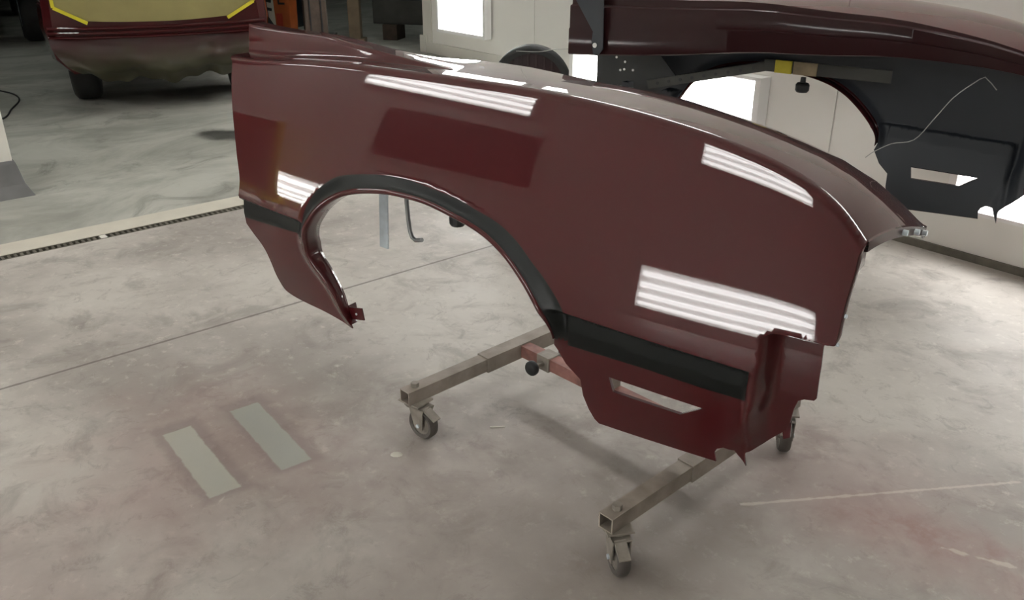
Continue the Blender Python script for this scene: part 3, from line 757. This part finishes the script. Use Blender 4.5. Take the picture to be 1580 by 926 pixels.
MB().box(fl_(.905, .765, 1.735), (.062, .010, .045), RF).build('tape', M['yellow'], sf)
MB().box(fl_(.985, .765, 1.735), (.085, .010, .045), RF).build('tape', M['tan'], sf)
knob(sf, fl_(.981, .700, 1.74), (0, 0, -1), 1.15)

# loose tie wires
w1 = [fend(x, 1.62, z) for x, z in spline([(1.266, .508), (1.284, .527), (1.341, .567), (1.409, .590), (1.456, .663), (1.500, .738), (1.547, .788), (1.579, .813), (1.600, .796), (1.619, .777)], .02)]
o = MB().tube(w1, .0016, 6).build('tie_wire', M['wire'], smooth=True); tag(o, 'thin bent wire hanging in front of the black fender underside', 'wire')
w2 = [fend(x, 1.98, z) for x, z in spline([(-.453, .676), (-.325, .684), (-.226, .704), (-.116, .713), (-.02, .728)], .02)]
o = MB().tube(w2, .0016, 6).build('tie_wire', M['wire'], smooth=True); tag(o, 'thin wire running from the far fender past the round black disc', 'wire')

# ------------------------------------------------------------------ pillar with kick skirt
pi_ = empty('door_pillar', booth(-4.72, .775), BOOTH); pi_['kind'] = 'structure'
MB().lohi((-.38, -.55, .12), (0, 0, 2.9)).build('post', M['wtrim'], pi_, bevel=.008)
M['skirt'] = mat('grey_rubber_skirt', srgb(112, 112, 112), .5, var=.15, scale=10)
k = MB(); ring = lambda g, z: [(-.38 - g, -.55 - g, z), (g, -.55 - g, z), (g, g, z), (-.38 - g, g, z)]
k.grid([ring(.004, .175), ring(.010, .16), ring(.028, .06), ring(.055, .0)], closed=True); k.build('skirt', M['skirt'], pi_, bevel=.004)

# ------------------------------------------------------------------ masked car
M['olive'] = mat('olive_masking_paper', srgb(158, 148, 96), .38, var=.10, scale=5, bump=.25, bscale=14)
M['yellowtape'] = mat('yellow_masking_tape', srgb(222, 208, 52), .45)
CD = Vector((-.38, .925, 0)).normalized(); CR = math.atan2(CD.x, CD.y)     # heading away from the booth
car = empty('masked_car', (-2.385, 6.13, 0), -CR, 'maroon car with olive masking paper and draped plastic on its tail', 'car')
sec = [(0.0, .70, .30, .98), (.03, .755, .27, 1.0), (.25, .80, .25, 1.01), (.9, .84, .24, 1.0), (2.2, .86, .24, 1.0), (3.4, .85, .24, .98), (4.3, .80, .26, .92), (4.55, .70, .32, .86)]
rows = []
for y, hw, z0, z1 in sec:
    zm = .62; P = [(-hw * .82, z0), (-hw * .95, z0 + .10), (-hw, zm - .05), (-hw * .985, zm + .12), (-hw * .93, z1 - .05), (-hw * .85, z1), (0, z1 + .03), (hw * .85, z1), (hw * .93, z1 - .05), (hw * .985, zm + .12), (hw, zm - .05), (hw * .95, z0 + .10), (hw * .82, z0)]
    rows.append([(x, y, z) for x, z in P])
b = MB(); b.grid(rows, closed=True); b.add(rows[0], [tuple(range(13))]); b.add(rows[-1], [tuple(range(13))]); b.build('body', M['paint'], car, smooth=True, angle=.6)
cab = MB(); cr = []
for y, hw, z in ((.75, .72, 1.0), (1.15, .60, 1.32), (2.3, .60, 1.36), (3.1, .70, 1.0)): cr.append([(-hw, y, z), (-hw * .9, y, z + .02), (hw * .9, y, z + .02), (hw, y, z)])
cab.grid(cr); cab.grid([[(r[0][0], r[0][1], .95) for r in cr], [r[0] for r in cr]]); cab.grid([[(r[-1][0], r[-1][1], .95) for r in cr], [r[-1] for r in cr]]); cab.build('cabin', M['paint'], car, smooth=True, angle=.6)
# masking paper over the tail opening
ms = MB(); g = []
for j in range(13):
    t = j / 12; z = .592 + t * .36; hw = min(.475 + (z - .592) * 1.9, .672); g.append([(hw * s, -.016 - .010 * math.sin(s * 5 + t * 4) * (1 - abs(s)) - .012 * t, z - (.018 * s * s if j == 0 else 0) * -1) for s in [i / 10 for i in range(-10, 11)]])
ms.grid(g); ms.build('masking_paper', M['olive'], car, smooth=True)
for s in (-1, 1):
    t = MB(); n0, n1 = (s * .470, .598), (s * .668, .702)
    for (xa, za), (xb, zb) in ((n0, n1), (n1, (s * .672, .95))):
        dx, dz = xb - xa, zb - za; L_ = math.hypot(dx, dz); nx, nz = -dz / L_ * .011, dx / L_ * .011
        t.add([(xa + nx, -.036, za + nz), (xb + nx, -.036, zb + nz), (xb - nx, -.036, zb - nz), (xa - nx, -.036, za - nz), (xa + nx, -.030, za + nz), (xb + nx, -.030, zb + nz), (xb - nx, -.030, zb - nz), (xa - nx, -.030, za - nz)], [(0, 1, 2, 3), (7, 6, 5, 4), (0, 4, 5, 1), (2, 6, 7, 3), (1, 5, 6, 2), (0, 3, 7, 4)])
    t.build('masking_tape', M['yellowtape'], car)
# ribbed tail rail
for z, d, h in ((.570, .030, .022), (.540, .042, .020), (.512, .030, .018)):
    rl = MB(); rr = []
    for i in range(25):
        s = -1 + i / 12; x = s * .735; y = -d * (1 - .55 * s ** 4); zz = z - .012 * (1 - s * s)
        rr.append([(x, .03, zz + h / 2), (x, y + .006, zz + h / 2), (x, y, zz + h * .2), (x, y, zz - h * .2), (x, y + .006, zz - h / 2), (x, .03, zz - h / 2)])
    rl.grid(rr, closed=False); rl.add(rr[0], [tuple(range(6))]); rl.add(rr[-1], [tuple(range(6))]); rl.build('tail_rail', M['paint'], car, smooth=True, angle=.7)
# draped plastic sheet
def drape_material():
    m = bpy.data.materials.new('oversprayed_plastic'); m.use_nodes = True; nt = m.node_tree; p = nt.nodes['Principled BSDF']; L = nt.links.new
    tc = nt.nodes.new('ShaderNodeTexCoord'); sp = nt.nodes.new('ShaderNodeSeparateXYZ'); L(tc.outputs['Object'], sp.inputs[0])
    no = nt.nodes.new('ShaderNodeTexNoise'); no.inputs['Scale'].default_value = 5; L(tc.outputs['Object'], no.inputs['Vector'])
    ad = nt.nodes.new('ShaderNodeMath'); ad.operation = 'MULTIPLY_ADD'; L(no.outputs['Fac'], ad.inputs[0]); ad.inputs[1].default_value = .22; L(sp.outputs[2], ad.inputs[2])
    mr = nt.nodes.new('ShaderNodeMapRange'); L(ad.outputs[0], mr.inputs[0]); mr.inputs[1].default_value = .42; mr.inputs[2].default_value = .60
    mx = nt.nodes.new('ShaderNodeMix'); mx.data_type = 'RGBA'; L(mr.outputs[0], mx.inputs[0]); mx.inputs[6].default_value = srgb(60, 57, 38); mx.inputs[7].default_value = srgb(60, 32, 33); L(mx.outputs[2], p.inputs['Base Color'])
    p.inputs['Roughness'].default_value = .34; return m
dr = MB(); g = []
for j in range(19):
    t = j / 18; row = []
    for i in range(61):
        s = -1 + i / 30; drop = .29 - .05 * abs(s) ** 3 + .018 * math.sin(s * 9 + 1) + .010 * math.sin(s * 23)
        z = .505 - drop * t - .012 * (1 - s * s); x = s * (.735 - .17 * t * t * (1 if s < 0 else .6))
        y = -.022 - .055 * math.sin(t * 2.2) + .020 * math.sin(s * 6 + t * 5) * t + .012 * math.sin(s * 15 - t * 9 * (1 - abs(s))) * t + .30 * max(0, t - .72) + .018 * math.sin(9 * (t + .35 * s * s)) * (1 - .5 * t)
        row.append((x, y, z))
    g.append(row)
dr.grid(g); dr.build('plastic_drape', drape_material(), car, smooth=True)
car.scale = (.94, 1, 1)
def make_wheel(parent, loc, ax, R_, W_, rimmat):
    t = MB(); h = W_ / 2; t.lathe(loc, ax, [(R_ * .62, -h), (R_ * .90, -h * 1.02), (R_ * .98, -h * .8), (R_, -h * .4), (R_, h * .4), (R_ * .98, h * .8), (R_ * .90, h * 1.02), (R_ * .62, h), (R_ * .62, -h)], 36)
    o = t.build('tyre', M['tyre'], parent, smooth=True, angle=.9)
    rm = MB(); rm.lathe(loc, ax, [(0, -h * .5), (R_ * .18, -h * .5), (R_ * .2, -h * .62), (R_ * .5, -h * .55), (R_ * .56, -h * .9), (R_ * .63, -h), (R_ * .63, h), (R_ * .56, h * .9), (R_ * .5, h * .55), (R_ * .2, h * .62), (R_ * .18, h * .5), (0, h * .5)], 24)
    rm.build('rim', rimmat, parent, smooth=True, angle=.6); return o
for s in (-1, 1):
    make_wheel(car, (s * .585, .62, .315), (1, 0, 0), .315, .19, M['darkmetal'])
    make_wheel(car, (s * .70, 3.55, .315), (1, 0, 0), .315, .19, M['darkmetal'])
MB().lohi((-.5, .3, .20), (.5, 4.0, .32)).build('underbody', M['rubber'], car)

# ------------------------------------------------------------------ black vehicle at the far left
veh = empty('parked_vehicle', (-5.02, 9.55, 0), math.radians(30), 'dark vehicle with a large black tyre, parked far left in the shop', 'vehicle')
make_wheel(veh, (0, 0, .38), (1, 0, 0), .38, .27, M['zinc'])
make_wheel(veh, (-1.55, 0, .38), (1, 0, 0), .38, .27, M['zinc'])
make_wheel(veh, (0, 2.8, .38), (1, 0, 0), .38, .27, M['zinc'])
make_wheel(veh, (-1.55, 2.8, .38), (1, 0, 0), .38, .27, M['zinc'])
M['blackcar'] = mat('black_car_paint', (.010, .011, .012, 1), .3, 0, .8, .05)
vb = MB(); rows = []
for y, hw, z0, z1 in ((-.62, .78, .52, 1.0), (-.55, .86, .46, 1.06), (-.42, .90, .62, 1.1), (0, .91, .80, 1.12), (.42, .90, .62, 1.12), (.6, .90, .40, 1.12), (2.3, .90, .40, 1.12), (2.45, .90, .62, 1.1), (2.8, .90, .80, 1.1), (3.2, .9, .62, 1.1), (3.6, .82, .50, 1.0)):
    P = [(-hw * .9, z0), (-hw, z0 + .08), (-hw, z1 - .12), (-hw * .93, z1), (hw * .93, z1), (hw, z1 - .12), (hw, z0 + .08), (hw * .9, z0)]
    rows.append([(x - .78, y, z) for x, z in P])
vb.grid(rows, closed=True); vb.add(rows[0], [tuple(range(8))]); vb.add(rows[-1], [tuple(range(8))]); vb.build('body', M['blackcar'], veh, smooth=True, angle=.5)
vc = MB(); cr = []
for y, hw, z in ((-.4, .80, 1.08), (.1, .70, 1.62), (2.0, .70, 1.64), (2.7, .78, 1.08)): cr.append([(-hw - .78, y, z), (hw - .78, y, z)])
vc.grid(cr); vc.grid([[(r[0][0], r[0][1], 1.05) for r in cr], [r[0] for r in cr]]); vc.grid([[(r[1][0], r[1][1], 1.05) for r in cr], [r[1] for r in cr]]); vc.build('cabin', M['blackcar'], veh)

# ------------------------------------------------------------------ round black disc by the white wall
disc = empty('round_disc', (.125, 5.62, 0), math.radians(-2), 'round black rimmed disc standing on edge before the white wall', 'wheel')
MB().lathe((0, 0, .255), (0, 1, 0), [(.205, -.05), (.235, -.055), (.252, -.04), (.255, 0), (.252, .04), (.235, .05), (.205, .045), (.205, -.05)], 48).build('rim', M['rubber'], disc, smooth=True, angle=.8)
M['discface'] = mat('dark_maroon_face', (.030, .012, .014, 1), .4, var=.4, scale=7)
MB().lathe((0, 0, .255), (0, 1, 0), [(0, -.012), (.06, -.016), (.208, -.008), (.208, .02), (0, .02)], 40).build('face', M['discface'], disc, smooth=True, angle=.8)
for x in (-.12, -.07, -.02, .03, .08, .13):
    hh = math.sqrt(.2 ** 2 - x * x); MB().lohi((x - .006, -.028, .255 - hh), (x + .006, -.010, .255 + hh)).build('rib', M['discface'], disc, bevel=.002)

# ------------------------------------------------------------------ dark corner of the shop
def at_floor(u, v):        # helper numbers worked out beforehand are passed in world metres
    return (u, v, 0)
M['timber'] = mat('dark_timber', srgb(74, 62, 52), .75, var=.3, scale=9, bump=.2, bscale=30)
M['timber2'] = mat('tan_timber', srgb(98, 84, 64), .7, var=.25, scale=9)
M['greyst'] = mat('grey_steel', srgb(88, 88, 84), .5, .3, var=.2, scale=8)
o = empty('timber_post', (-1.98, 9.15, 0), .3, 'thick dark timber post with split bark-brown sides', 'post')
pb = MB(); pb.prism([(-.12, 0), (.11, 0), (.09, 2.6), (-.10, 2.6)], -.10, .10); pb.build('post', M['timber'], o, bevel=.015)
for x in (-.06, .05): MB().lohi((x - .006, -.108, .02), (x + .006, -.098, 2.4)).build('split', M['rubber'], o)
o = MB(); o.prism([(-.06, 0), (.06, 0), (.06, 2.5), (-.06, 2.5)], -.06, .06); o.lohi((-.10, -.09, 0), (.10, .09, .05)); o = o.build('square_post', M['timber2'], bevel=.006); o.location = (-1.62, 9.35, 0); tag(o, 'slim tan square post right of the thick dark post', 'post')
fr = empty('press_frame', (-1.05, 9.6, 0), -.25, 'dark steel frame with a low beam and diagonal brace beside the white jamb', 'frame')
MB().lohi((-.42, -.08, .16), (.62, .08, .40)).build('low_beam', M['darkmetal'], fr, bevel=.01)
MB().lohi((-.30, -.12, 0), (-.14, .12, .16)).build('foot', M['timber'], fr); MB().lohi((.40, -.12, 0), (.56, .12, .16)).build('foot', M['timber'], fr)
square_tube(MB(), (-.25, 0, .40), (.12, 0, 1.6), .07, up=(0, 1, 0)).build('brace', M['greyst'], fr)
square_tube(MB(), (.30, 0, .40), (.30, 0, 2.2), .09, up=(0, 1, 0)).build('upright', M['darkmetal'], fr)
square_tube(MB(), (-.38, 0, .40), (-.38, 0, 2.2), .09, up=(0, 1, 0)).build('upright', M['darkmetal'], fr)
MB().lohi((-.45, -.06, 1.9), (.40, .06, 2.1)).build('head_beam', M['darkmetal'], fr)
cb = empty('tool_cabinet', (-2.95, 10.7, 0), -.3, 'dark blue louvred cabinet behind the orange carton', 'cabinet')
M['navy'] = mat('dark_blue_enamel', srgb(40, 48, 58), .45, var=.15, scale=6)
MB().lohi((-.45, -.25, 0), (.45, .25, 1.3)).build('body', M['navy'], cb, bevel=.01)
for k in range(9): MB().box((0, -.258, .12 + k * .125), (.78, .02, .07), Matrix.Rotation(.4, 3, 'X')).build('louvre', M['darkmetal'], cb)
ct = empty('orange_carton', (-2.47, 9.75, 0), -.2, 'orange and white striped carton standing on end by the dark cabinet', 'carton')
M['orange'] = mat('orange_card', srgb(178, 92, 42), .55, var=.12, scale=8); M['cardwhite'] = mat('white_card', srgb(196, 194, 182), .6); M['redcard'] = mat('red_card', srgb(170, 58, 36), .55)
MB().prism([(-.03, .0), (.13, .0), (.16, .85), (-.06, .85)], -.09, .09).build('box', M['orange'], ct, bevel=.006)
MB().prism([(-.11, .22), (-.03, .10), (-.05, .85), (-.15, .85)], -.088, .088).build('white_side', M['cardwhite'], ct, bevel=.004)
MB().lohi((-.02, -.093, .12), (.05, -.0895, .26)).build('red_patch', M['redcard'], ct)
for k in range(6): MB().box((-.095, -.091, .30 + k * .085), (.06, .005, .03), Matrix.Rotation(.2, 3, 'Y')).build('dark_stripe', M['rubber'], ct)
for k in range(3):
    MB().box((.05, -.093, .36 + k * .15), (.075, .005, .02)).build('dark_stripe', M['rubber'], ct); MB().box((.02, -.093, .41 + k * .15), (.018, .005, .09)).build('dark_stripe', M['rubber'], ct)
hs = [(-2.10 + .10 * math.cos(t), 9.7, .62 + .40 * math.sin(t)) for t in [k * 2 * math.pi / 40 for k in range(41)]]
o = MB().tube(hs, .010, 8).build('air_hose', M['rubber'], smooth=True); tag(o, 'black air hose hanging in a loop left of the timber post', 'hose')
MB_ = MB(); MB_.lohi((-.04, -.02, 0), (.04, .02, 1.2)); MB_.lohi((-.16, -.16, 0), (.16, .16, .02)); MB_.box((0, -.03, 1.02), (.06, .05, .03)); o = MB_.build('hose_stand', M['greyst'], bevel=.004); o.location = (-2.10, 9.86, 0); tag(o, 'grey upright hose stand left of the timber post', 'stand')
# floor cable and litter
cbp = spline([(-4.4, 6.9, .006), (-4.1, 6.85, .006), (-3.93, 6.74, .006), (-3.75, 6.60, .006), (-3.60, 6.38, .006), (-3.50, 6.08, .006), (-3.40, 5.78, .006), (-3.5, 5.55, .006), (-3.8, 5.4, .006)], .05)
o = MB().tube(cbp, .006, 6).build('floor_cable', M['rubber'], smooth=True); tag(o, 'thin black cable curling over the shop floor by the pillar', 'cable')
o = MB(); o.box((0, 0, .002), (.040, .004, .003)); o = o.build('stick', M['cardwhite'], bevel=.0008); o.location = (-.04, 2.02, 0); o.rotation_euler = (0, 0, .05); tag(o, 'tiny white stick lying on the floor between the stand casters', 'stick')
o = MB(); o.lathe((0, 0, 0), (0, 0, 1), [(.014, 0), (.012, .003), (.006, .005), (0, .005)], 9); o = o.build('paint_chip', M['cardwhite'], smooth=True); o.location = (-.30, 1.89, 0); o.scale = (1.2, .8, 1); tag(o, 'small white chip on the floor below the left caster', 'chip')

# brown board cart with yellow edging, out of frame beside the left wall; it shows as a reflection in the near fender
bc = empty('board_cart', booth(-4.85, -1.78), BOOTH, 'brown board on a yellow edged cart against the left booth wall', 'cart')
M['brown'] = mat('brown_hardboard', srgb(118, 72, 52), .6, var=.15, scale=5)
MB().lohi((-.65, -.012, .30), (.62, .012, 1.02)).build('board', M['brown'], bc, bevel=.003)
MB().lohi((.62, -.03, .30), (.70, .03, 1.04)).build('edge_post', M['yellow'], bc, bevel=.004)
MB().lohi((-.70, -.03, .22), (.72, .03, .30)).build('bottom_rail', M['yellow'], bc, bevel=.004)
for x in (-.6, .6):
    MB().lohi((x - .03, -.22, .06), (x + .03, .22, .22)).build('leg', M['yellow'], bc, bevel=.004)
    for y in (-.18, .18): MB().lathe((x, y, .03), (1, 0, 0), [(0, -.015), (.03, -.015), (.03, .015), (0, .015)], 14).build('wheel', M['rubber'], bc)
